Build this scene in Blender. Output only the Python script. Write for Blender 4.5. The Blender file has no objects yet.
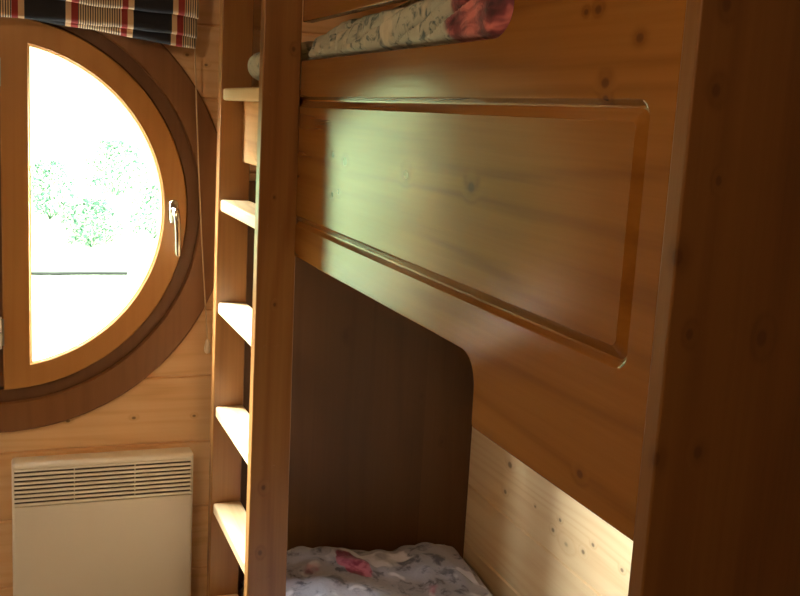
import bpy, bmesh, math, random
from mathutils import Vector, Matrix, noise
random.seed(4)
SC = bpy.context.scene
COL = SC.collection
PI = math.pi

# ------------------------------------------------------------------ layout (metres; camera eye at the origin)
XP = 0.600      # front plane of the bunk side panel
XB = 1.370      # boarded wall behind the bunks
YW = 2.850      # window wall
ZF = -1.620     # floor
ZC = 0.800      # ceiling
XL = -1.150     # left wall
YN = -1.000     # wall behind the camera
PITCH = 0.194   # height of one wall board
JOINT = -0.757  # a joint of the boarding
WCX, WCZ = -0.023, -0.285   # centre of the round window

# ------------------------------------------------------------------ materials
class NT:
    def __init__(s, name):
        s.m = bpy.data.materials.new(name); s.m.use_nodes = True
        s.t = s.m.node_tree; s.t.nodes.clear()
        s.out = s.t.nodes.new('ShaderNodeOutputMaterial')
    def n(s, typ, **kw):
        o = s.t.nodes.new(typ)
        for k, v in kw.items(): setattr(o, k, v)
        return o
    def link(s, a, b): s.t.links.new(a, b)
    def val(s, sock, v):
        if isinstance(v, bpy.types.NodeSocket): s.link(v, sock)
        else: sock.default_value = v
    def math(s, op, a, b=None, c=None, clamp=False):
        o = s.n('ShaderNodeMath', operation=op); o.use_clamp = clamp
        s.val(o.inputs[0], a)
        if b is not None: s.val(o.inputs[1], b)
        if c is not None: s.val(o.inputs[2], c)
        return o.outputs[0]
    def vec(s, op, a, b=None):
        o = s.n('ShaderNodeVectorMath', operation=op)
        s.val(o.inputs[0], a)
        if b is not None: s.val(o.inputs[1], b)
        return o.outputs['Value'] if op in ('LENGTH', 'DOT_PRODUCT') else o.outputs[0]
    def maprange(s, v, a, b, c=0.0, d=1.0, smooth=True):
        o = s.n('ShaderNodeMapRange'); o.interpolation_type = 'SMOOTHSTEP' if smooth else 'LINEAR'
        s.val(o.inputs[0], v)
        for i, q in enumerate((a, b, c, d)): s.val(o.inputs[i+1], q)
        return o.outputs[0]
    def noise(s, vecsock, scale, detail=3.0, rough=0.55):
        o = s.n('ShaderNodeTexNoise'); s.val(o.inputs['Vector'], vecsock)
        o.inputs['Scale'].default_value = scale; o.inputs['Detail'].default_value = detail
        o.inputs['Roughness'].default_value = rough
        return o.outputs[0]
    def ramp(s, f, stops, const=False):
        o = s.n('ShaderNodeValToRGB'); e = o.color_ramp.elements
        if const: o.color_ramp.interpolation = 'CONSTANT'
        while len(e) < len(stops): e.new(0.5)
        for q, (p, c) in zip(e, stops):
            q.position = p; q.color = (*c, 1)
        s.val(o.inputs[0], f); return o.outputs[0]
    def mix(s, f, a, b, mode='MIX'):
        o = s.n('ShaderNodeMix', data_type='RGBA', blend_type=mode)
        s.val(o.inputs[0], f)
        for k, q in ((6, a), (7, b)):
            s.val(o.inputs[k], q if isinstance(q, bpy.types.NodeSocket) else (*q, 1))
        return o.outputs[2]
    def pos(s): return s.n('ShaderNodeNewGeometry').outputs['Position']
    def obj(s): return s.n('ShaderNodeTexCoord').outputs['Object']
    def principled(s, color, rough=0.5, **kw):
        p = s.n('ShaderNodeBsdfPrincipled')
        s.val(p.inputs['Base Color'], color if isinstance(color, bpy.types.NodeSocket) else (*color, 1))
        s.val(p.inputs['Roughness'], rough)
        for k, v in kw.items():
            s.val(p.inputs[k.replace('_', ' ')], v)
        s.link(p.outputs[0], s.out.inputs[0]); return p
    def bump(s, p, h, strength=0.2, dist=0.01):
        b = s.n('ShaderNodeBump'); b.inputs['Strength'].default_value = strength
        b.inputs['Distance'].default_value = dist
        s.link(h, b.inputs['Height']); s.link(b.outputs[0], p.inputs['Normal'])

def wood(name, grain, light, mid, dark, rough=0.35, knots=(), boards=None, rand_knots=0.0,
         coat=0.0, contrast=1.0, knot_col=(0.07, 0.025, 0.008), freq=22.0, spec=0.5, coat_rough=0.2):
    """Pine with the grain along one axis (0,1,2); knots = (x, y, z, radius) where the real ones sit."""
    s = NT(name); P = s.pos()
    sc = [1.0, 1.0, 1.0]; sc[grain] = 0.10
    if boards:                                       # each board cut from another trunk
        sep = s.n('ShaderNodeSeparateXYZ'); s.link(P, sep.inputs[0])
        idx = s.math('FLOOR', s.math('DIVIDE', s.math('SUBTRACT', sep.outputs[boards[0]], boards[1]), boards[2]))
        wn = s.n('ShaderNodeTexWhiteNoise', noise_dimensions='1D'); s.link(idx, wn.inputs['W'])
        tint = wn.outputs['Value']
        off = s.n('ShaderNodeCombineXYZ'); s.link(s.math('MULTIPLY', tint, 7.3), off.inputs[grain])
        Q = s.vec('ADD', P, off.outputs[0])
    else:
        tint = None; Q = P
    S = s.vec('MULTIPLY', Q, tuple(sc))
    warp = s.noise(S, 5.0, 2.0)
    acc = None; halo = None; swirl = None
    for (kx, ky, kz, r) in knots:
        ks = [1.0, 1.0, 1.0]; ks[grain] = 0.72
        d = s.vec('LENGTH', s.vec('MULTIPLY', s.vec('SUBTRACT', P, (kx, ky, kz)), tuple(ks)))
        c = s.maprange(d, r*0.40, r*0.92, 1.0, 0.0)
        h = s.maprange(d, r*0.6, r*2.6, 1.0, 0.0)
        acc = c if acc is None else s.math('MAXIMUM', acc, c)
        halo = h if halo is None else s.math('MAXIMUM', halo, h)
    if rand_knots > 0:
        v = s.n('ShaderNodeTexVoronoi'); vs = [1.0]*3; vs[grain] = 0.6
        s.link(s.vec('MULTIPLY', Q, tuple(vs)), v.inputs['Vector']); v.inputs['Scale'].default_value = 6.0
        sepc = s.n('ShaderNodeSeparateColor'); s.link(v.outputs['Color'], sepc.inputs[0])
        live = s.math('LESS_THAN', sepc.outputs[0], rand_knots)
        rad = s.math('MULTIPLY_ADD', sepc.outputs[1], 0.035, 0.03)
        q = s.math('DIVIDE', v.outputs['Distance'], rad)
        c = s.math('MULTIPLY', s.maprange(q, 0.55, 1.1, 1.0, 0.0), live)
        h = s.math('MULTIPLY', s.maprange(q, 0.6, 3.6, 1.0, 0.0), live)
        acc = c if acc is None else s.math('MAXIMUM', acc, c)
        halo = h if halo is None else s.math('MAXIMUM', halo, h)
    sepS = s.n('ShaderNodeSeparateXYZ'); s.link(S, sepS.inputs[0])
    ax = [i for i in range(3) if i != grain]
    across = s.math('ADD', s.math('MULTIPLY', sepS.outputs[ax[0]], 0.8), sepS.outputs[ax[1]])
    ph = s.math('MULTIPLY_ADD', warp, 0.42, across)
    if halo is not None: ph = s.math('MULTIPLY_ADD', halo, 0.045, ph)
    ring = s.math('SINE', s.math('MULTIPLY', ph, freq*2*PI))
    ring = s.math('POWER', s.math('MULTIPLY_ADD', ring, 0.5, 0.5), 2.2)
    fs = [130.0, 130.0, 130.0]; fs[grain] = 3.0
    fibre = s.noise(s.vec('MULTIPLY', Q, tuple(fs)), 1.0, 3.0)
    ls = [4.0, 4.0, 4.0]; ls[grain] = 0.9
    patch = s.noise(s.vec('MULTIPLY', Q, tuple(ls)), 1.0, 2.0)
    f = s.math('MULTIPLY', ring, 0.30*contrast)
    f = s.math('MULTIPLY_ADD', s.math('SUBTRACT', fibre, 0.5), 0.55*contrast, f)
    f = s.math('MULTIPLY_ADD', s.math('SUBTRACT', patch, 0.5), 0.9*contrast, f)
    f = s.math('ADD', f, 0.30)
    if tint is not None: f = s.math('MULTIPLY_ADD', s.math('SUBTRACT', tint, 0.5), 0.35, f)
    c = s.ramp(f, [(0.0, light), (0.45, mid), (1.0, dark)])
    if halo is not None:
        c = s.mix(s.math('MULTIPLY', halo, 0.35), c, dark)
        c = s.mix(s.math('MULTIPLY', acc, 0.68), c, knot_col)
    p = s.principled(c, rough, Specular_IOR_Level=spec)
    if coat:
        p.inputs['Coat Weight'].default_value = coat; p.inputs['Coat Roughness'].default_value = coat_rough
    s.bump(p, fibre, 0.06, 0.004)
    return s.m

def plain(name, col, rough=0.5, var=0.06, vscale=14.0, **kw):
    s = NT(name); f = s.noise(s.obj(), vscale, 3.0)
    a = tuple(min(1, q*(1-var)) for q in col); b = tuple(min(1, q*(1+var)) for q in col)
    c = s.ramp(f, [(0.3, a), (0.7, b)])
    p = s.principled(c, rough, **kw)
    s.bump(p, s.noise(s.obj(), 180.0, 2.0), 0.03, 0.002)
    return s.m

# honey varnish of the bunk, ladder and sash; lighter bare pine of the room's boarding
VL, VM, VD = (0.265, 0.112, 0.020), (0.215, 0.082, 0.0125), (0.125, 0.043, 0.0065)
LL, LM, LD = (0.34, 0.163, 0.048), (0.275, 0.118, 0.032), (0.18, 0.070, 0.0165)
HL, HM, HD = (0.115, 0.050, 0.015), (0.092, 0.037, 0.010), (0.058, 0.021, 0.005)  # head panel colours, with the lower bunk's shade put in
PL, PM, PD = (0.82, 0.56, 0.32), (0.76, 0.48, 0.245), (0.56, 0.31, 0.13)
panel_knots = [(XP, 1.871, -.090, .011), (XP, 1.549, -.092, .011), (XP, 1.298, -.091, .011), (XP, 1.950, -.082, .006),
               (XP, 1.945, -.159, .008), (XP, 1.905, -.150, .007), (XP, .975, .047, .008), (XP, .972, .030, .006),
               (XP, .917, .091, .007), (XP, 1.002, .125, .007), (XP, 1.027, .124, .005), (XP, .957, -.385, .007)]
end_knots = [(.623, .817, .040, .007), (.599, .817, -.118, .009), (.622, .817, -.194, .006), (.597, .817, -.320, .008),
             (.647, .817, -.316, .007), (.637, .817, -.044, .005), (.625, .817, .118, .007), (.71, .817, -.2, .009), (.75, .817, .1, .008)]
M = {}
M['panel'] = wood('varnished pine, grain along the bed', 1, VL, VM, VD, 0.19, panel_knots, freq=14, contrast=0.95, spec=0.42)
M['endwood'] = wood('varnished pine, upright grain', 2, (.185, .082, .020), (.150, .061, .0135), (.095, .035, .0065), 0.5, end_knots, freq=14, spec=0.3)
M['headwood_shaded'] = wood('pine of the bunk head with shade put in', 2, HL, HM, HD, 0.5, [(.938, 2.836, -.648, .011), (1.19, 2.836, -.845, .008), (1.268, 2.836, -.995, .007)], boards=(0, .845, .36), freq=12, contrast=0.7)
M['ladder'] = wood('varnished pine of the ladder', 2, LL, LM, LD, 0.34,
                   [(.583, 2.214, .130, .006), (.545, 2.214, -1.02, .007), (.548, 2.214, -.86, .007), (.560, 2.214, -.43, .005), (.551, 2.214, -.19, .004)], coat=0.3, freq=16)
M['rung'] = wood('sanded pine of the rungs', 1, (0.84, .66, .42), (.78, .58, .34), (.58, .36, .16), 0.38, [(.536, 2.63, .034, .004), (.57, 2.33, -.797, .006)], coat=0.25)
M['sash'] = wood('varnished pine of the window', 2, (0.48, .235, .072), (.42, .19, .053), (.31, .125, .03), 0.36, contrast=0.4, coat=0.2)
M['casing'] = wood('dark stained pine', 2, (.25, .112, .042), (.20, .084, .029), (.13, .049, .016), 0.42, contrast=0.5)
M['frame'] = wood('darkest stained pine', 2, (.165, .072, .027), (.13, .054, .019), (.085, .032, .011), 0.5, contrast=0.5)
M['boards_far'] = wood('bare pine boards of the window wall', 0, PL, PM, PD, 0.46,
    [(.152, YW, -.870, .006), (.328, YW, -.871, .006), (.496, YW, -.874, .005), (.458, YW, .131, .006), (.509, YW, .108, .005),
     (.938, YW, -.648, .012), (1.19, YW, -.845, .008), (1.268, YW, -.995, .007)], boards=(2, JOINT, PITCH), rand_knots=0.12)
M['boards_side'] = wood('bare pine boards of the long walls', 1, (.84, .66, .42), (.78, .57, .33), (.58, .37, .18), 0.46,
    [(XB, 2.566, -.986, .013), (XB, 2.583, -1.075, .009), (XB, 2.262, -1.035, .007), (XB, 2.294, -1.076, .008), (XB, 2.095, -1.034, .007),
     (XB, 2.137, -1.071, .008), (XB, 1.961, -1.041, .007), (XB, 2.40, -1.05, .005)], boards=(2, JOINT, PITCH), rand_knots=0.18)
M['boards_pale'] = wood('pale boards added for bounce', 1, (.88, .80, .66), (.84, .76, .61), (.72, .62, .46), 0.5, boards=(2, JOINT, PITCH), rand_knots=0.12)  # pale tone chosen to bounce light onto the window wall
M['dark_aisle'] = wood('aisle boards darkened to cut fill', 1, (.085, .042, .018), (.065, .031, .012), (.04, .018, .007), 0.5, boards=(2, JOINT, PITCH))  # unseen aisle wall, kept dark to cut fill on the ladder
M['dark_boards'] = wood('boards darkened to cut bounce', 0, (.13, .065, .026), (.10, .048, .018), (.06, .026, .010), 0.5, boards=(2, JOINT, PITCH))  # near wall, darkened so it throws back little light
M['ceiling'] = wood('bare pine boards of the ceiling', 1, PL, PM, PD, 0.5, boards=(0, 0.0, 0.12), rand_knots=0.15)
M['floor'] = wood('pine floor boards', 1, (.085, .045, .02), (.065, .034, .014), (.04, .02, .008), 0.45, boards=(0, 0.0, 0.14), rand_knots=0.15)
M['heater'] = plain('cream enamel', (.90, .87, .78), 0.42, 0.015, 3.0)
M['edge_dark'] = plain('near-black edge strip', (.004, .0045, .004), .95, Specular_IOR_Level=0.0)  # near-black tone for the edge line on the ground
M['grille_dark'] = plain('dark inside of the grille', (.10, .085, .06), 0.7)
M['chrome'] = plain('polished chrome', (.80, .79, .76), 0.14, 0.02, Metallic=1.0)
M['steel'] = plain('grey steel', (.45, .45, .44), 0.35, 0.04, Metallic=0.9)
M['rubber'] = plain('black rubber', (.02, .02, .02), 0.7)
M['cord'] = plain('cream cord', (.62, .45, .28), 0.75, 0.1, 300)
M['knob'] = plain('cream plastic', (.72, .62, .45), 0.4, 0.02)
M['ticking'] = plain('grey mattress ticking', (.26, .25, .24), 0.85, 0.06, 60)
M['peach'] = plain('peach cotton', (.70, .40, .26), 0.85, 0.12, 30)
M['slat'] = wood('plain slats', 1, (.56, .31, .12), (.48, .25, .085), (.34, .16, .045), 0.5)

def glass():
    s = NT('window glass')
    t = s.n('ShaderNodeBsdfTransparent'); g = s.n('ShaderNodeBsdfGlossy'); g.inputs['Roughness'].default_value = 0.02
    f = s.n('ShaderNodeFresnel'); s.link(s.maprange(s.n('ShaderNodeNewGeometry').outputs['Backfacing'], 0.0, 1.0, 1.45, 1/1.45, False), f.inputs['IOR'])
    m = s.n('ShaderNodeMixShader'); s.link(f.outputs[0], m.inputs[0]); s.link(t.outputs[0], m.inputs[1]); s.link(g.outputs[0], m.inputs[2])
    t.inputs[0].default_value = (.97, 1, .97, 1)
    s.link(m.outputs[0], s.out.inputs[0]); return s.m
M['glass'] = glass()

def striped():
    s = NT('striped roman blind cloth'); sep = s.n('ShaderNodeSeparateXYZ'); s.link(s.pos(), sep.inputs[0])
    x = sep.outputs[0]
    u = s.math('FRACT', s.math('DIVIDE', s.math('SUBTRACT', x, 0.047-0.2585*8), 0.2585))
    navy, beige, red = (.010, .010, .016), (.62, .44, .26), (.26, .022, .018)
    base = s.ramp(u, [(0, navy), (.37, beige), (.42, red), (.485, (1, 1, 1)), (.885, red), (.945, beige)], True)
    v = s.math('FRACT', s.math('DIVIDE', x, 0.0058))
    pin = s.ramp(v, [(0, (.60, .46, .28)), (.56, (.035, .025, .03))], True)
    isp = s.math('MULTIPLY', s.math('GREATER_THAN', u, .485), s.math('LESS_THAN', u, .885))
    c = s.mix(isp, base, pin)
    wv = s.noise(s.vec('MULTIPLY', s.pos(), (700.0, 700.0, 90.0)), 1.0, 1.0)
    c = s.mix(s.math('MULTIPLY', wv, 0.25), c, (.25, .2, .17), 'OVERLAY')
    p = s.principled(c, 0.85); s.bump(p, wv, 0.15, 0.002); return s.m
M['blind'] = striped()

def floral(name, ground, fleck, flower, fl_amt, petals, centre=None, fscale=9.0, fleck_scale=30.0, cscale=(.35, 1, 1), bloom=((.045, .012, .018), (.19, .038, .048), (.56, .155, .14))):
    s = NT(name); P = s.obj()
    w = s.noise(P, 6.0, 3.0); wv = s.n('ShaderNodeTexNoise'); s.link(P, wv.inputs[0]); wv.inputs['Scale'].default_value = 14.0
    Pw = s.vec('ADD', P, s.vec('MULTIPLY', s.vec('SUBTRACT', wv.outputs['Color'], (.5, .5, .5)), (.07, .07, .07)))
    n1 = s.noise(s.vec('MULTIPLY', Pw, (1.0, 1.0, 1.6)), fleck_scale, 4.0, 0.6)
    c = s.mix(s.maprange(n1, .50, .66), ground, fleck)
    n2 = s.noise(Pw, fleck_scale*0.45, 2.0)
    c = s.mix(s.maprange(n2, .56, .66), c, petals)
    v = s.n('ShaderNodeTexVoronoi'); s.link(Pw, v.inputs['Vector']); v.inputs['Scale'].default_value = fscale
    sc = s.n('ShaderNodeSeparateColor'); s.link(v.outputs['Color'], sc.inputs[0])
    on = s.math('LESS_THAN', sc.outputs[0], fl_amt)
    m = s.math('MULTIPLY', s.maprange(v.outputs['Distance'], .28, .42, 1.0, 0.0), on)
    fl = s.mix(s.maprange(n1, .4, .62), flower, tuple(q*0.35 for q in flower))
    c = s.mix(m, c, fl)
    if centre:                                        # one large bloom printed across the cloth
        (cx, cy, cz, r) = centre
        d = s.vec('LENGTH', s.vec('MULTIPLY', s.vec('SUBTRACT', Pw, (cx, cy, cz)), cscale))
        b = s.maprange(d, r*0.85, r, 1.0, 0.0)
        k = s.noise(s.vec('MULTIPLY', Pw, (1, 1, 2.2)), 16.0, 3.0)
        big = s.ramp(k, [(.32, bloom[0]), (.48, bloom[1]), (.62, bloom[2])])
        c = s.mix(b, c, big)
    p = s.principled(c, 0.85, Sheen_Weight=0.15)
    s.bump(p, s.noise(P, 25.0, 4.0), 0.35, 0.02)
    return s.m

# ------------------------------------------------------------------ mesh helpers
def finish(bm, name, mat, parent=None, smooth=40, bevel=0.0, seg=2, base=None):  # smooth=0: flat
    """Link a bmesh, built in room coordinates, as one object whose origin is its parent's base."""
    if parent is not None: base = parent['_base']
    base = Vector(base) if base is not None else Vector((0, 0, 0))
    bmesh.ops.remove_doubles(bm, verts=bm.verts, dist=1e-6)
    bmesh.ops.recalc_face_normals(bm, faces=bm.faces)
    for v in bm.verts: v.co -= base
    me = bpy.data.meshes.new(name); bm.to_mesh(me); bm.free()
    me.materials.append(mat)
    o = bpy.data.objects.new(name, me); COL.objects.link(o)
    if parent is not None: o.parent = parent
    else: o.location = base
    if parent is not None: o['_base'] = tuple(base)
    else: o['_base'] = tuple(base)
    if bevel > 0:
        b = o.modifiers.new('bevel', 'BEVEL'); b.width = bevel; b.segments = seg; b.limit_method = 'ANGLE'; b.angle_limit = math.radians(35); b.harden_normals = True
    shade(me, smooth)
    return o
def shade(me, smooth):
    if smooth:
        for p in me.polygons: p.use_smooth = True
        me.set_sharp_from_angle(angle=math.radians(smooth))
def baked(o, cutters, smooth=40):
    """Cut shapes out of an object and keep the plain resulting mesh."""
    for c in cutters:
        b = o.modifiers.new('cut', 'BOOLEAN'); b.operation = 'DIFFERENCE'; b.object = c; b.solver = 'EXACT'
    bpy.context.view_layer.update()
    dg = bpy.context.evaluated_depsgraph_get()
    me = bpy.data.meshes.new_from_object(o.evaluated_get(dg))
    o.modifiers.clear(); o.data = me
    for c in cutters: bpy.data.objects.remove(c)
    for p in me.polygons: p.use_smooth = False
    shade(me, smooth)
    return o
def box(bm, x0, x1, y0, y1, z0, z1, rot=None, about=None):
    vs = [bm.verts.new((x, y, z)) for x in (x0, x1) for y in (y0, y1) for z in (z0, z1)]
    for f in ((0, 1, 3, 2), (4, 6, 7, 5), (0, 4, 5, 1), (2, 3, 7, 6), (0, 2, 6, 4), (1, 5, 7, 3)):
        bm.faces.new([vs[i] for i in f])
    if rot is not None: bmesh.ops.rotate(bm, verts=vs, cent=about or (0, 0, 0), matrix=rot)
    return vs
def loft(bm, loops, cyclic=False, caps=False, closed=True):
    rows = [[bm.verts.new(p) for p in L] for L in loops]
    n = len(rows[0]); pairs = list(zip(rows, rows[1:]))
    if cyclic: pairs.append((rows[-1], rows[0]))
    for a, b in pairs:
        for i in range(n if closed else n-1):
            j = (i+1) % n
            bm.faces.new((a[i], a[j], b[j], b[i]))
    if caps:
        bm.faces.new(rows[0]); bm.faces.new(list(reversed(rows[-1])))
    return rows
def prism(bm, pts, ax, a, b):
    """Extrude a polygon given in the two other axes along axis ax from a to b."""
    def mk(p, v):
        q = [0, 0, 0]; o = [i for i in range(3) if i != ax]; q[ax] = v; q[o[0]] = p[0]; q[o[1]] = p[1]; return q
    loft(bm, [[mk(p, a) for p in pts], [mk(p, b) for p in pts]], caps=True)
def tube(bm, pts, r, n=10, caps=True):
    pts = [Vector(p) for p in pts]; loops = []
    prev = None
    for i, p in enumerate(pts):
        t = (pts[min(i+1, len(pts)-1)] - pts[max(i-1, 0)]).normalized()
        if prev is None: prev = t.orthogonal().normalized()
        u = (prev - t*prev.dot(t)).normalized(); prev = u; w = t.cross(u)
        rr = r[i] if isinstance(r, (list, tuple)) else r
        loops.append([p + u*math.cos(2*PI*k/n)*rr + w*math.sin(2*PI*k/n)*rr for k in range(n)])
    loft(bm, loops, caps=caps)
def lathe_y(bm, prof, cx, cz, n=96, a0=0, a1=2*PI):
    """Closed profile of (radius, y) swept round the y axis through (cx, cz)."""
    full = abs(a1-a0-2*PI) < 1e-6; loops = []
    for k in range(n if full else n+1):
        a = a0+(a1-a0)*k/n
        loops.append([(cx+r*math.cos(a), y, cz+r*math.sin(a)) for r, y in prof])
    loft(bm, loops, cyclic=full, caps=not full)

def thing(name, label, cat, base, group=None):
    o = bpy.data.objects.new(name, None); COL.objects.link(o); o.location = base; o.empty_display_size = 0.1
    o['_base'] = tuple(base); o['label'] = label; o['category'] = cat
    if group: o['group'] = group
    return o
def tag(o, label, cat, group=None, kind=None):
    o['label'] = label; o['category'] = cat
    if group: o['group'] = group
    if kind: o['kind'] = kind
    return o
def structure(o, label=None):
    o['kind'] = 'structure'
    if label: o['label'] = label
    return o

# ------------------------------------------------------------------ the room
def board_profile(lo, hi, face, sign, joint, pitch, thick, depth=0.006, half=0.0045):
    """(across, along-board-face) outline of T&G boarding with V joints; the face looks towards sign."""
    pts = [(face - sign*thick, lo), (face, lo)]
    k = math.ceil((lo-joint)/pitch + 1e-6)
    while joint + k*pitch < hi - 0.01:
        z = joint + k*pitch
        if z > lo + 0.01: pts += [(face, z-half), (face-sign*depth, z-0.0008), (face-sign*depth, z+0.0008), (face, z+half)]
        k += 1
    pts += [(face, hi), (face-sign*thick, hi)]
    return pts
bm = bmesh.new(); prism(bm, board_profile(ZF-.1, ZC+.1, YW, -1, JOINT, PITCH, .13), 0, XL-.12, XB+.12)
wall = finish(bm, 'wall_far', M['boards_far'], smooth=0)
bm = bmesh.new(); bmesh.ops.create_cone(bm, cap_ends=True, segments=160, radius1=.530-.17*1.9, radius2=.530+.23*1.9, depth=0.4, matrix=Matrix.Translation((WCX, YW+.03, WCZ)) @ Matrix.Rotation(-PI/2, 4, 'X'))
cut = finish(bm, 'hole', M['frame'], smooth=0)
structure(baked(wall, [cut], 0), 'pine boarded wall with the round window')
bm = bmesh.new(); prism(bm, [(x, z) for x, z in board_profile(ZF-.1, ZC+.1, XB, -1, JOINT, PITCH, .12)], 1, YN, YW-.0005)
structure(finish(bm, 'wall_right', M['boards_side'], smooth=0), 'pine boarded wall behind the bunks')
bm = bmesh.new(); prism(bm, [(x, z) for x, z in board_profile(ZF-.1, ZC+.1, XL, 1, JOINT, PITCH, .12)], 1, YN, YW-.0005)
structure(finish(bm, 'wall_left', M['dark_aisle'], smooth=0), 'unseen boarded aisle wall darkened to cut the fill')
bm = bmesh.new(); prism(bm, [(x, z) for x, z in board_profile(ZF, ZC, XL+.02, 1, JOINT, PITCH, .0195)], 1, 2.10, YW-.0005)  # added pale layer that throws window light onto the heater
structure(finish(bm, 'wall_left', M['boards_pale'], smooth=0), 'pale bounce boarding added to the unseen aisle wall beside the window')
bm = bmesh.new(); prism(bm, board_profile(ZF-.1, ZC+.1, YN, 1, JOINT, PITCH, .12), 0, XL-.12, XB+.12)
wn_ = structure(finish(bm, 'wall_near', M['dark_boards'], smooth=0), 'pine boarded wall at the near end')
bm = bmesh.new(); box(bm, XL-.12, XB+.12, YN-.12, YW+.13, ZF-.1, ZF)
structure(finish(bm, 'floor', M['floor'], smooth=0), 'pine board floor')
bm = bmesh.new(); box(bm, XL-.12, XB+.12, YN-.12, YW+.13, ZC, ZC+.1)
structure(finish(bm, 'ceiling', M['ceiling'], smooth=0), 'pine board ceiling')

# ------------------------------------------------------------------ round window
def window():
    base = (WCX, YW, WCZ-.60)
    bm = bmesh.new()      # fixed ring in the opening, reaching out through the wall
    lathe_y(bm, [(.486, 2.868), (.486, 2.846), (.4885, 2.8435), (.5295, 2.8435), (.5295, 2.8530), (.522, 2.893), (.462, 2.893), (.462, 2.868)], WCX, WCZ, 128)
    w = finish(bm, 'window_1', M['frame'], base=base)
    structure(w, 'round pine window with two half-round sashes')
    bm = bmesh.new()      # flat casing ring on the boards
    lathe_y(bm, [(.521, 2.8495), (.521, 2.834), (.525, 2.829), (.598, 2.829), (.603, 2.834), (.603, 2.8495)], WCX, WCZ, 128)
    finish(bm, 'casing', M['casing'], w)
    bm = bmesh.new(); box(bm, WCX-.060, WCX+.032, 2.867, 2.892, WCZ-.465, WCZ+.465); box(bm, WCX-.0395, WCX+.0115, 2.842, 2.8671, WCZ-.478, WCZ+.478)
    finish(bm, 'mullion', M['frame'], w)
    def dloop(r, xs, y, side, n=48, m=16):
        """half-disc outline: arc of radius r cut by the upright x = xs (relative to the centre)."""
        a = math.acos(max(-1, min(1, xs/r))); L = []
        for k in range(n+1):
            t = -a + 2*a*k/n; L.append((WCX+side*r*math.cos(t), y, WCZ+r*math.sin(t)))
        h = r*math.sin(a)
        for k in range(1, m): L.append((WCX+side*xs, y, WCZ+h-2*h*k/m))
        return L
    for side, xo, xi in ((1, .0120, .0815), (-1, .0400, .1095)):
        bm = bmesh.new()
        loft(bm, [dloop(.4825, xo, 2.866, side), dloop(.4825, xo, 2.8215, side), dloop(.4795, xo+.003, 2.8185, side),
                  dloop(.4235, xi-.004, 2.8185, side), dloop(.4205, xi-.001, 2.8215, side), dloop(.4205, xi-.001, 2.8265, side),
                  dloop(.4175, xi+.002, 2.8280, side), dloop(.4175, xi+.002, 2.866, side)], cyclic=True)
        s = finish(bm, 'sash', M['sash'], w, smooth=30)
        bm = bmesh.new()
        loft(bm, [dloop(.4190, xi+.0005, 2.8282, side), dloop(.4190, xi+.0005, 2.8322, side)], caps=True)
        finish(bm, 'pane', M['glass'], s, smooth=0)
        if side == 1:
            bm = bmesh.new()    # handle: rose, neck and lever hanging down
            hx, hz = .4235, -.286
            def oval(hw, hh, y): return [(hx+math.cos(2*PI*k/32)*hw, y, hz+(hh-hw)*(1 if math.sin(2*PI*k/32) >= 0 else -1)+math.sin(2*PI*k/32)*hw) for k in range(32)]
            loft(bm, [oval(.0125, .033, 2.8186), oval(.0125, .033, 2.811), oval(.0105, .031, 2.8085)], caps=True)
            tube(bm, [(hx, 2.81, hz+.006), (hx, 2.786, hz+.006), (hx+.001, 2.777, hz+.003), (hx+.002, 2.772, hz-.008), (hx+.004, 2.771, hz-.03),
                      (hx+.006, 2.771, hz-.07), (hx+.008, 2.772, hz-.112), (hx+.008, 2.773, hz-.117)], [.0095, .0095, .0098, .0095, .0088, .0082, .0078, .004], 16)
            finish(bm, 'handle', M['chrome'], s)
            for hz2 in (-.610, .055):
                bm = bmesh.new(); tube(bm, [(WCX+.002, 2.808, hz2-.042), (WCX+.002, 2.808, hz2-.002)], .0075, 14)
                tube(bm, [(WCX+.002, 2.808, hz2+.002), (WCX+.002, 2.808, hz2+.042)], .0075, 14)
                box(bm, WCX+.002, WCX+.015, 2.810, 2.8186, hz2-.035, hz2+.035)
                finish(bm, 'hinge', M['steel'], s)
    return w
window()

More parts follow.
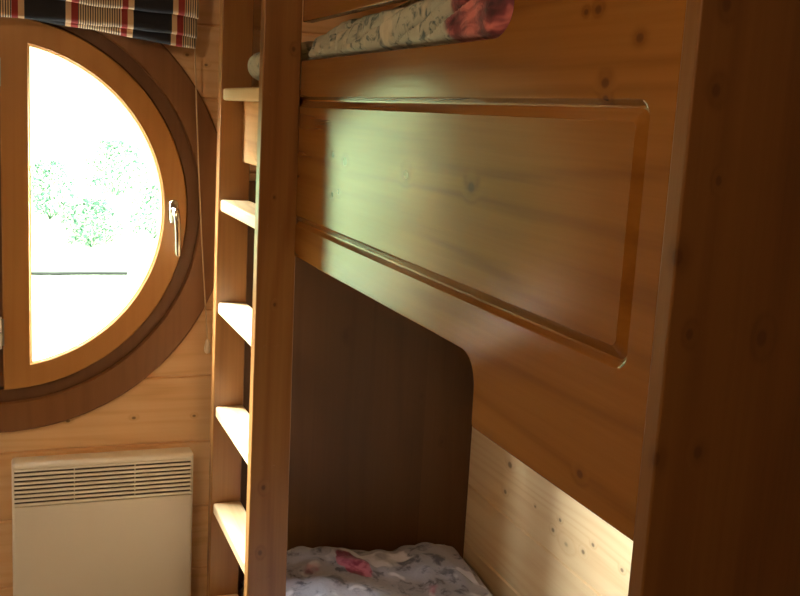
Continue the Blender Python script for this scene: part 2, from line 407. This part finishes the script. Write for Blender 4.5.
# ------------------------------------------------------------------ roman blind
def blind():
    t = thing('roman_blind', 'striped navy, red and beige roman blind bunched above the round window', 'blind', (-.05, YW, .12))
    bm = bmesh.new(); box(bm, -.53, .455, 2.790, 2.8485, .475, .505)
    finish(bm, 'headrail', M['heater'], t, bevel=.003)
    bm = bmesh.new(); X0, X1, N = -.540, .466, 120
    def prof(x):
        s = (x+.05)/.5
        a = .236 - .020*max(0, s-.2)          # lower edge of the front flap
        b = .184 - .026*max(0, s-.55)      # second flap
        c = min(.190, .178 - .105*(x-.142))              # hindmost flap
        wv = .0018*math.sin(x*21)+.0012*math.sin(x*47+1)
        a += wv; b += wv*.8; c -= wv*.6
        return [(2.792, .492), (2.768, .480), (2.752, .42), (2.735, .32), (2.727, a+.03), (2.7275, a+.005), (2.732, a), (2.738, a+.006), (2.748, a+.05), (2.756, a+.07),
                (2.7585, a+.066), (2.752, a+.02), (2.7455, b+.02), (2.746, b+.004), (2.750, b), (2.755, b+.006), (2.764, b+.05), (2.770, b+.068),
                (2.7725, b+.064), (2.768, b+.03), (2.7635, c+.016), (2.764, c+.004), (2.768, c), (2.773, c+.006), (2.781, c+.05), (2.790, c+.11), (2.800, .40), (2.803, .478)]
    loops = []
    for i in range(N+1):
        x = X0+(X1-X0)*i/N
        loops.append([(x, y+.002*math.sin(x*17+z*30), z) for y, z in prof(x)])
    loft(bm, loops, closed=False)
    f = finish(bm, 'fabric', M['blind'], t, smooth=60)
    so = f.modifiers.new('thickness', 'SOLIDIFY'); so.thickness = .0016; so.offset = 0
    bm = bmesh.new(); P0, P1, P2 = Vector((.466, 2.779, .40)), Vector((.468, 2.792, .15)), Vector((.5225, 2.812, -.648))
    pts = [P0.lerp(P1, k/6) for k in range(6)] + [P1.lerp(P2, k/24)+Vector((-.004*math.sin(PI*k/24), 0, 0)) for k in range(25)]
    tube(bm, pts, .0019, 8)
    c = finish(bm, 'pull_cord', M['cord'], t)
    bm = bmesh.new(); q = P2
    tube(bm, [q+Vector((0, 0, d)) for d in (.006, .0, -.008, -.022, -.030, -.034)], [.003, .0055, .0075, .0095, .0085, .004], 16)
    finish(bm, 'cord_knob', M['knob'], c)
blind()

# ------------------------------------------------------------------ convector heater
def heater():
    x0, x1, y0, y1, z0, z1 = .006, .484, 2.768, 2.832, -1.415, -.956
    t = thing('convector_heater', 'cream wall convector heater with slatted top grille under the round window', 'heater', (.245, 2.80, z0))
    bm = bmesh.new(); box(bm, x0, x1, y0, y1, z0, z1)
    b = finish(bm, 'casing', M['heater'], t)
    bv = b.modifiers.new('bevel', 'BEVEL'); bv.width = .010; bv.segments = 4; bv.limit_method = 'ANGLE'
    bm = bmesh.new(); box(bm, x0+.006, x1-.006, y0-.02, y0+.022, -1.079, -.971)
    bm2 = bmesh.new(); box(bm2, x0+.012, x1-.012, y0-.02, y0+.003, -1.3865, -1.0865)
    b2 = finish(bm, 'cut', M['heater']); b2['x'] = 1
    bm2.free(); b.parent = None; b.location = b['_base']
    baked(b, [b2], 30); b.parent = t; b.location = (0, 0, 0)
    bm = bmesh.new(); box(bm, x0+.0065, x1-.0065, y0+.0205, y0+.0217, -1.0785, -.9715)
    finish(bm, 'grille_back', M['grille_dark'], t)
    for k in range(9):
        z = -.9770 - k*.0120
        bm = bmesh.new(); box(bm, x0+.0062, x1-.0062, y0+.0010, y0+.0120, z-.0034, z+.0034, Matrix.Rotation(math.radians(-14), 3, 'X'), (0, y0+.006, z))
        finish(bm, 'louver', M['heater'], t, bevel=.0012, seg=2)
    for xx in (.165, .325):
        bm = bmesh.new(); box(bm, xx-.0015, xx+.0015, y0+.0135, y0+.0205, -1.0785, -.9715)
        finish(bm, 'grille_rib', M['heater'], t)
    for xx in (.10, .39):
        bm = bmesh.new(); box(bm, xx-.02, xx+.02, y1-.001, YW-.0005, -1.30, -1.10)
        finish(bm, 'wall_bracket', M['steel'], t)
heater()

# ------------------------------------------------------------------ bunk bed
def bunk():
    t = thing('bunk_bed', 'honey varnished pine bunk bed with a routed side panel', 'bunk bed', (XP+.38, 1.83, ZF))
    # side panel with hand slot above the mattress, arch below
    arc = lambda cy, cz, ry, rz, a0, a1, n: [(cy+ry*math.cos(a0+(a1-a0)*k/n), cz+rz*math.sin(a0+(a1-a0)*k/n)) for k in range(n+1)]
    Y0, Y1 = .843, 2.2125
    pts = [(Y1, -.320)] + [(1.9, -.3205), (1.6, -.320), (1.40, -.319)]
    pts += arc(1.294, -.3665, .046, .047, PI/2, PI, 10)
    pts += arc(1.240, -.411, .008, .008, 0, -PI/2, 4)
    pts += [(Y0, -.419), (Y0, .42), (Y1, .42), (Y1, .1875)]
    pts += arc(1.262, .1475, .054, .040, PI/2, 3*PI/2, 20)
    pts += [(Y1, .1075)]
    bm = bmesh.new(); prism(bm, pts, 0, XP, XP+.024)
    p = finish(bm, 'side_panel', M['panel'], t, smooth=0)
    bv = p.modifiers.new('bevel', 'BEVEL'); bv.width = .0028; bv.segments = 3; bv.limit_method = 'ANGLE'; bv.angle_limit = math.radians(50)
    def rr(o, d):
        ya, yb, za, zb = .887+o, 2.30-o, -.250+o, .0305-o; R = max(.004, .020-o*.5); L = []
        for (cy, cz, a) in ((yb-R, zb-R, 0), (ya+R, zb-R, PI/2), (ya+R, za+R, PI), (yb-R, za+R, 3*PI/2)):
            for k in range(9):
                q = a+PI/2*k/8; L.append((XP+d, cy+R*math.cos(q), cz+R*math.sin(q)))
        return L
    bm = bmesh.new()
    loft(bm, [rr(-.002, -.02), rr(-.002, -.0012), rr(.0008, .0010), rr(.0034, .0042), rr(.0064, .0074), rr(.0090, .0080), rr(.0130, .0060), rr(.0190, .0024), rr(.0225, .0006), rr(.0235, -.0006), rr(.0255, -.02)], cyclic=True)
    c = finish(bm, 'cut', M['panel'])
    p.parent = None; p.location = p['_base']; baked(p, [c], 0); p.parent = t; p.location = (0, 0, 0)
    bm = bmesh.new(); box(bm, .5970, XB-.001, .817, .842, ZF, ZC-.001)
    finish(bm, 'end_panel', M['endwood'], t, bevel=.003)
    # rail closing the mattress box between the ladder uprights, and inner posts
    bm = bmesh.new(); box(bm, .5755, .5985, 2.2508, 2.6752, -.139, .050)
    finish(bm, 'bed_rail', M['slat'], t, bevel=.002)
    bm = bmesh.new(); box(bm, XP+.026, XB-.0005, 2.836, YW-.0008, ZF+.02, -.20)  # dark sheet over the unlit end wall, shade in its colour
    finish(bm, 'head_shade_panel', M['headwood_shaded'], t)
    for y0 in (2.800,):
        bm = bmesh.new(); box(bm, XP+.0002, XP+.0145, y0, y0+.034, ZF, .42)
        finish(bm, 'post', M['ladder'], t, bevel=.001)
    bm = bmesh.new(); box(bm, XP+.002, XP+.022, 2.252, 2.798, -.139, .046)
    finish(bm, 'bed_rail', M['panel'], t, bevel=.002)
    bm = bmesh.new(); box(bm, XP+.020, XP+.029, .844, 2.830, -1.50, -1.40)
    finish(bm, 'lower_bed_rail', M['panel'], t, bevel=.003)
    for z in (-.100, -1.47):
        bm = bmesh.new(); box(bm, XP+.026, XB-.004, .845, 2.832, z-.018, z)
        finish(bm, 'bed_base', M['headwood_shaded'], t, bevel=.002)  # shade-toned wood, keeps the lower bunk dark
    for z in (-.118, -1.488):
        bm = bmesh.new(); box(bm, XB-.03, XB-.004, .845, 2.832, z-.06, z)
        finish(bm, 'wall_batten', M['slat'], t)
    return t
bunk()

def ladder():
    t = thing('bunk_ladder', 'upright pine ladder with flat rungs fixed to the bunk bed', 'ladder', (.56, 2.46, ZF))
    for y0, y1, xb in ((2.2150, 2.2500, .616), (2.6760, 2.7160, .5995)):
        bm = bmesh.new(); prism(bm, [(.517, ZF), (xb, ZF), (.5975, .47), (.517, .47)], 1, y0, y1)
        finish(bm, 'ladder_upright', M['ladder'], t, bevel=.003)
    for z in (.047, -.238, -.511, -.796, -1.071, -1.345):
        bm = bmesh.new(); box(bm, .5225, .573 if z > -.15 else .5985, 2.2504, 2.6755, z-.031, z)
        r = finish(bm, 'rung', M['rung'], t, bevel=.006, seg=3)
        for x in ((.542, .570) if z < 0 else (.538, .560)):
            bm = bmesh.new(); tube(bm, [(x, 2.2145, z-.0155), (x, 2.2133, z-.0155)], .0042, 14)
            finish(bm, 'dowel_end', M['ladder'], r)
ladder()

# ------------------------------------------------------------------ bedding
def pillow(name, label, mat, c, sx, sy, sz, seed, cat='pillow', amp=.006, tilt=0.0, cuts=28, blunt=.62, e=.42, group=None):
    """Soft cushion: superellipse outline, puffed middle, pinched rim."""
    t_base = (c[0], c[1], c[2]-sz)
    bm = bmesh.new(); n, m = cuts*3, cuts
    loops = []
    for j in range(m+1):
        v = -PI/2+PI*j/m; L = []
        for i in range(n):
            u = 2*PI*i/n
            cu, su = math.cos(u), math.sin(u)
            px = math.copysign(abs(cu)**e, cu); py = math.copysign(abs(su)**e, su)
            rr = max(1e-3, math.cos(v))**blunt
            q = Vector((c[0]+px*rr*sx, c[1]+py*rr*sy, c[2]+math.sin(v)*sz*(1-.18*(abs(px*rr)**4+abs(py*rr)**4)/2)))
            d = noise.noise(q*9+Vector((seed, 0, 0)))*amp*1.5+noise.noise(q*24+Vector((0, seed, 0)))*amp*.7
            q += Vector((px*rr*.5, py*rr*.5, math.sin(v))).normalized()*d
            q.z += tilt*(q.y-c[1])
            L.append(q)
        loops.append(L)
    loft(bm, loops, caps=True)
    o = finish(bm, name, mat, base=t_base, smooth=80)
    return tag(o, label, cat)
def mattress(label, x0, x1, y0, y1, z0, z1):
    base = ((x0+x1)/2, (y0+y1)/2, z0)
    bm = bmesh.new(); box(bm, x0, x1, y0, y1, z0, z1)
    o = finish(bm, 'mattress', M['ticking'], base=base, bevel=.025, seg=4)
    return tag(o, label, 'mattress')
mattress('grey mattress on the upper bunk behind the side panel', XP+.030, XB-.012, .860, 2.790, -.099, .046)
mattress('grey mattress on the lower bunk beneath the floral bedding', XP+.030, XB-.012, .860, 2.830, -1.469, -1.392)

GREY = floral('grey green flowered cotton', (.40, .39, .31), (.13, .16, .15), (.30, .06, .07), .04, (.50, .47, .36), None, 7.0, 34.0)
def upper_duvet():
    base = (.98, 1.7, .053)
    mat = floral('grey duvet cotton with a large red bloom', (.40, .40, .32), (.07, .105, .11), (.3, .05, .06), .03, (.52, .48, .36),
                 (.63-.98, 1.300-1.7, 0.180-.053, .125), 7.0, 34.0)
    bm = bmesh.new(); loops = []
    NY, NS = 260, 110
    sm = lambda v, a, b: (lambda t: t*t*(3-2*t))(max(0, min(1, (v-a)/(b-a))))
    for i in range(NY+1):
        y = .875+(2.232-.875)*i/NY; L = []
        e = min(1, (y-.875)/.05); e = math.sqrt(max(.02, 1-(1-max(0, e))**2))
        top = .205 - .018*sm(y, 1.70, 1.90) - .024*sm(y, 1.96, 2.20)
        for k in range(NS+1):
            s = k/NS
            if s < .46:                                        # front side bulging into the slot
                q = s/.46; a = PI/2*q
                x = .628+.050*(1-math.cos(a)); z = .056+(top-.056)*e*math.sin(a)
            else:
                q = (s-.46)/.54
                dip = .030*sm(y, 1.80, 1.90)*sm(q, 0, .06)
                x = .678+q*.66; z = .056+(top-.056)*e*(1-.2*q)*(1-max(0, q-.9)*9)-dip
            d = 0.0
            for (ya, za, sl, st, ln) in ((1.892, .126, .1733, .016, .035), (1.650, .112, .27, .014, .022), (1.40, .150, .36, .010, .020), (2.10, .120, .30, .008, .02)):
                qz = za+(ya-y)*sl-z+noise.noise((y*14, za*50, 0))*.003
                f = sm(ya+.12-y, 0, .1); d += f*(st*sm(qz, -.0012, .0012)*math.exp(-max(0, qz)/ln) - .020*math.exp(-abs(qz+.0035)/.0040))
            pl = .0050*math.sin((y-.5*z)*150+5*noise.noise((y*9, z*9, 1)))*sm(y, 1.80, 1.98)
            nz = noise.noise((x*9, y*9, z*12))*.012+noise.noise((x*26, y*22, z*30))*.006+noise.noise((x*60, y*46, z*60))*.0025
            w = sm(s, .02, .10)*(1-sm(s, .36, .52))
            x += -w*(d+pl) + (nz*.7 if s < .46 else 0)
            z += nz*sm(s, .25, .5)
            inslot = sm(z, .1085, .118)*(1-sm(z, .178, .186))*sm(y, 1.235, 1.30)*(1-.85*sm(y, 2.185, 2.205))
            x -= .026*inslot
            L.append((max(x, .6275-.030*inslot), y, max(z, .0540)))
        loops.append(L)
    loft(bm, loops, closed=False)
    o = finish(bm, 'duvet', mat, base=base, smooth=80)
    so = o.modifiers.new('thickness', 'SOLIDIFY'); so.thickness = .004; so.offset = 0
    tag(o, 'rumpled grey duvet with a large red bloom in the slot of the upper bunk', 'duvet')
upper_duvet()
pillow('blanket', 'folded peach blanket tucked under the guard board of the upper bunk', M['peach'], (.965, 2.045, .180), .265, .130, .015, 8, cat='blanket', amp=.003, blunt=.4, e=.25)
pillow('pillow', 'grey flowered pillow on the upper bunk behind the ladder', GREY, (.890, 2.460, .1075), .316, .203, .051, 3, blunt=.18, e=.14, amp=.009)

LOW = floral('grey flowered cotton tinted with skylight', (.30, .30, .39), (.085, .085, .125), (.34, .03, .10), .10, (.60, .60, .72), (.925-.99, 2.62-2.5, .12, .055), 9.0, 19.0, (1, .8, .6), ((.07, .01, .03), (.22, .02, .075), (.45, .14, .24)))  # bluish skylight put into the cloth colours
def lower_bedding():
    # crumpled duvet pushed up against the window wall
    base = (.99, 2.5, -1.392)
    bm = bmesh.new(); loops = []; NX, NY = 96, 96
    sil = [(.66, .09), (.753, .133), (.812, .142), (.903, .139), (.998, .113), (1.077, .108), (1.125, .122), (1.206, .123), (1.264, .101), (1.293, .065), (1.335, .03)]
    def crest(x):
        for (a, ha), (b, hb) in zip(sil, sil[1:]):
            if a <= x <= b:
                f = (x-a)/(b-a); f = f*f*(3-2*f); return ha+(hb-ha)*f
        return sil[0][1] if x < sil[0][0] else sil[-1][1]
    for i in range(NX+1):
        x = .640+(1.338-.640)*i/NX; L = []
        for j in range(NY+1):
            y = 1.72+(2.825-1.72)*j/NY
            if y > 2.68: h = crest(x)*math.sqrt(max(0, 1-((y-2.68)/.148)**2))
            else:
                f = max(0, (2.68-y)/.55); h = crest(x)*(1-.45*min(1, f))
                h *= (1 if f < 1 else max(.4, 1-(f-1)))
            edge = min(1, (x-.640)/.07, (1.338-x)/.05, (y-1.72)/.05); edge = math.sqrt(max(0, 1-(1-max(0, edge))**2))
            q = Vector((x, y, 0))
            h += noise.noise(q*7)*.018+noise.noise(q*17+Vector((5, 1, 0)))*.009+abs(noise.noise(q*12+Vector((2, 9, 0))))*.016-.008
            L.append((x, y, -1.389+max(.003, h*edge)))
        loops.append(L)
    loft(bm, loops, closed=False)
    o = finish(bm, 'duvet', LOW, base=base, smooth=80)
    so = o.modifiers.new('thickness', 'SOLIDIFY'); so.thickness = .003; so.offset = 1
    tag(o, 'grey and pink floral duvet heaped on the lower bunk', 'duvet')
lower_bedding()

# ------------------------------------------------------------------ outside
def ground_mat(name, a, b, sc):
    s = NT(name); c = s.ramp(s.noise(s.pos(), sc, 4.0), [(.3, a), (.7, b)]); s.principled(c, .95, Specular_IOR_Level=0.05); return s.m
bm = bmesh.new(); box(bm, -30, 30, 3.6, 14.2, -2.75, -2.30); structure(finish(bm, 'ground', ground_mat('mown grass', (.014, .0195, .0102), (.021, .027, .016), 3.0)), 'grass outside')
bm = bmesh.new(); prism(bm, [(14.2, -2.75), (14.2, -2.30), (22, .2), (34, 12.5), (34, -2.75)], 0, -40, 40)  # unseen upper slope raised steeply to keep low sky off the panel
structure(finish(bm, 'hillside', ground_mat('grass slope', (.013, .0195, .0085), (.021, .0285, .014), 1.3)), 'grass slope outside')
bm = bmesh.new(); tube(bm, [(.1, 14.12, -2.275), (.6, 14.1, -2.276), (1.0, 14.11, -2.274), (1.52, 14.1, -2.276)], .021, 10)  # strip standing for an edge in the ground
tag(finish(bm, 'ground_edge', M['edge_dark'], base=(.8, 14.1, -2.3)), 'thin dark strip for the ground edge outside the window', 'ground_edge')
leaf = NT('leaf green'); leaf.principled(leaf.ramp(leaf.noise(leaf.pos(), 9.0, 2.0), [(.3, (.0012, .0050, .0028)), (.55, (.0030, .0115, .0055)), (.8, (.0065, .020, .010))]), .7, Specular_IOR_Level=0.03)
def bush(label, px, py, pz, r, h, nl, seed):
    rnd = random.Random(seed); base = (px, py, pz)
    t = thing('bush', label, 'bush', base, 'bushes on the slope outside')
    bm = bmesh.new(); bs = bmesh.new()
    for k in range(3):
        a = rnd.random()*2*PI
        tube(bs, [(px, py, pz), (px+.1*r*math.cos(a), py+.1*r*math.sin(a), pz+.05*h), (px+.2*r*math.cos(a), py+.2*r*math.sin(a), pz+h*.12)], [.012, .009, .004], 5)
    for k in range(nl):
        a = rnd.random()*2*PI; q = rnd.random()**.5*r; zz = rnd.random()
        q *= math.sqrt(max(.1, 1-(zz*1.0-.35)**2/.5))
        c = Vector((px+q*math.cos(a), py+q*math.sin(a), pz+.05+zz*h))
        u = Vector((rnd.uniform(-1, 1), rnd.uniform(-1, 1), rnd.uniform(-1, 1))).normalized(); v = u.orthogonal().normalized(); L = rnd.uniform(.014, .040)
        w = u.cross(v)*.006
        vs = [bm.verts.new(c-u*L), bm.verts.new(c+v*L*.5+w), bm.verts.new(c+u*L), bm.verts.new(c-v*L*.5+w)]
        bm.faces.new(vs)
    finish(bs, 'stem', leaf.m, t); finish(bm, 'foliage', leaf.m, t, smooth=0)
def slope_z(y): return -2.30+(y-14.2)*2.5/7.8 if y < 22 else .2+(y-22)*12.3/12
for i, (x, y, r, h, n, lab) in enumerate((
        (.60, 15.9, .40, .80, 800, 'bush on the slope outside at the left edge of the glass'),
        (1.12, 15.0, .42, .62, 760, 'low bush second from left on the slope outside'),
        (1.62, 16.8, .52, .80, 900, 'green bush highest in the middle of the slope outside'),
        (2.02, 15.3, .36, .72, 560, 'bush third from left on the slope outside'),
        (2.62, 16.5, .38, .95, 600, 'bush at the right edge of the glass on the slope outside'))):
    bush(lab, x, y, slope_z(y), r, h, n, 20+i)

# unseen planting added left of the window to dim the panel's reflection
def blocker_hedge():
    rnd = random.Random(9); s = NT('dark hedge leaves'); s.principled(s.ramp(s.noise(s.pos(), 12.0, 2.0), [(.3, (.0012, .002, .001)), (.7, (.003, .005, .002))]), .95, Specular_IOR_Level=0.0)
    bm = bmesh.new(); A, B = Vector((-1.50, 7.0, -2.6)), Vector((-10.5, 9.5, -2.6)); d = (B-A).normalized(); nrm = Vector((d.y, -d.x, 0))
    loops = []; NL = 120
    for i in range(NL+1):
        f = i/NL; c = A.lerp(B, f); L = []
        tp = math.sqrt(min(1, f/.06)) if f < .06 else 1
        for k in range(25):
            a = PI*k/24; off = nrm*(math.cos(a)*.7*(.25+.75*tp)); z = (math.sin(a)**.45)*3.5*(.15+.85*tp)
            q = c+off+Vector((0, 0, z)); q += Vector((noise.noise(q*2.2), noise.noise(q*2.2+Vector((7, 0, 0))), noise.noise(q*2.2+Vector((0, 7, 0)))))*.28 + Vector((rnd.uniform(-1, 1), rnd.uniform(-1, 1), rnd.uniform(-1, 1)))*.06
            q.z = max(q.z, -2.6); L.append(q)
        loops.append(L)
    loft(bm, loops, closed=False)
    tag(finish(bm, 'blocker_hedge', s.m, base=(-6, 8.2, -2.6), smooth=0), 'unseen dark planting added outside to dim the panel reflection', 'blocker_hedge')
blocker_hedge()

# ------------------------------------------------------------------ light
w = bpy.data.worlds.new('overcast sky'); SC.world = w; w.use_nodes = True
bg = w.node_tree.nodes['Background']; bg.inputs[0].default_value = (.99, .99, .97, 1); bg.inputs[1].default_value = 150.0
pl = bpy.data.lights.new('window portal', 'AREA'); pl.shape = 'ELLIPSE'; pl.size = .96; pl.size_y = .96; pl.cycles.is_portal = True
po = bpy.data.objects.new('window portal', pl); COL.objects.link(po); po.location = (WCX, 2.90, WCZ); po.rotation_euler = (-PI/2, 0, 0)

# ------------------------------------------------------------------ camera
cam = bpy.data.cameras.new('camera'); co = bpy.data.objects.new('camera', cam); COL.objects.link(co)
cam.sensor_fit = 'HORIZONTAL'; cam.sensor_width = 36; cam.lens = 1029.92/800*36; cam.clip_start = .02
R = Vector((0.93423841, -0.35251292, 0.05415929)); U = Vector((0.011406, 0.18130965, 0.98335991)); F = Vector((0.35646667, 0.91807486, -0.1734072))
m = Matrix.Identity(4)
for i in range(3):
    m[i][0] = R[i]; m[i][1] = U[i]; m[i][2] = -F[i]
co.matrix_world = m
ll = bpy.data.lights.new('added warm fill', 'POINT'); ll.energy = 24.0; ll.color = (1.0, .76, .48); ll.shadow_soft_size = .09  # warm fill added high on the left, out of frame
lo = bpy.data.objects.new('added warm fill', ll); COL.objects.link(lo); lo.location = (-.75, .25, .66)
SC.camera = co
vs = SC.view_settings; SC.display_settings.display_device = 'sRGB'
vs.view_transform = 'Standard'; vs.look = 'None'; vs.gamma = 1; vs.use_curve_mapping = False; vs.exposure = 0.5
SC.cycles.max_bounces = 14; SC.cycles.diffuse_bounces = 8; SC.cycles.glossy_bounces = 5; SC.cycles.transparent_max_bounces = 12
for o in list(bpy.data.objects):
    for k in ('_base', 'x'):
        if k in o: del o[k]
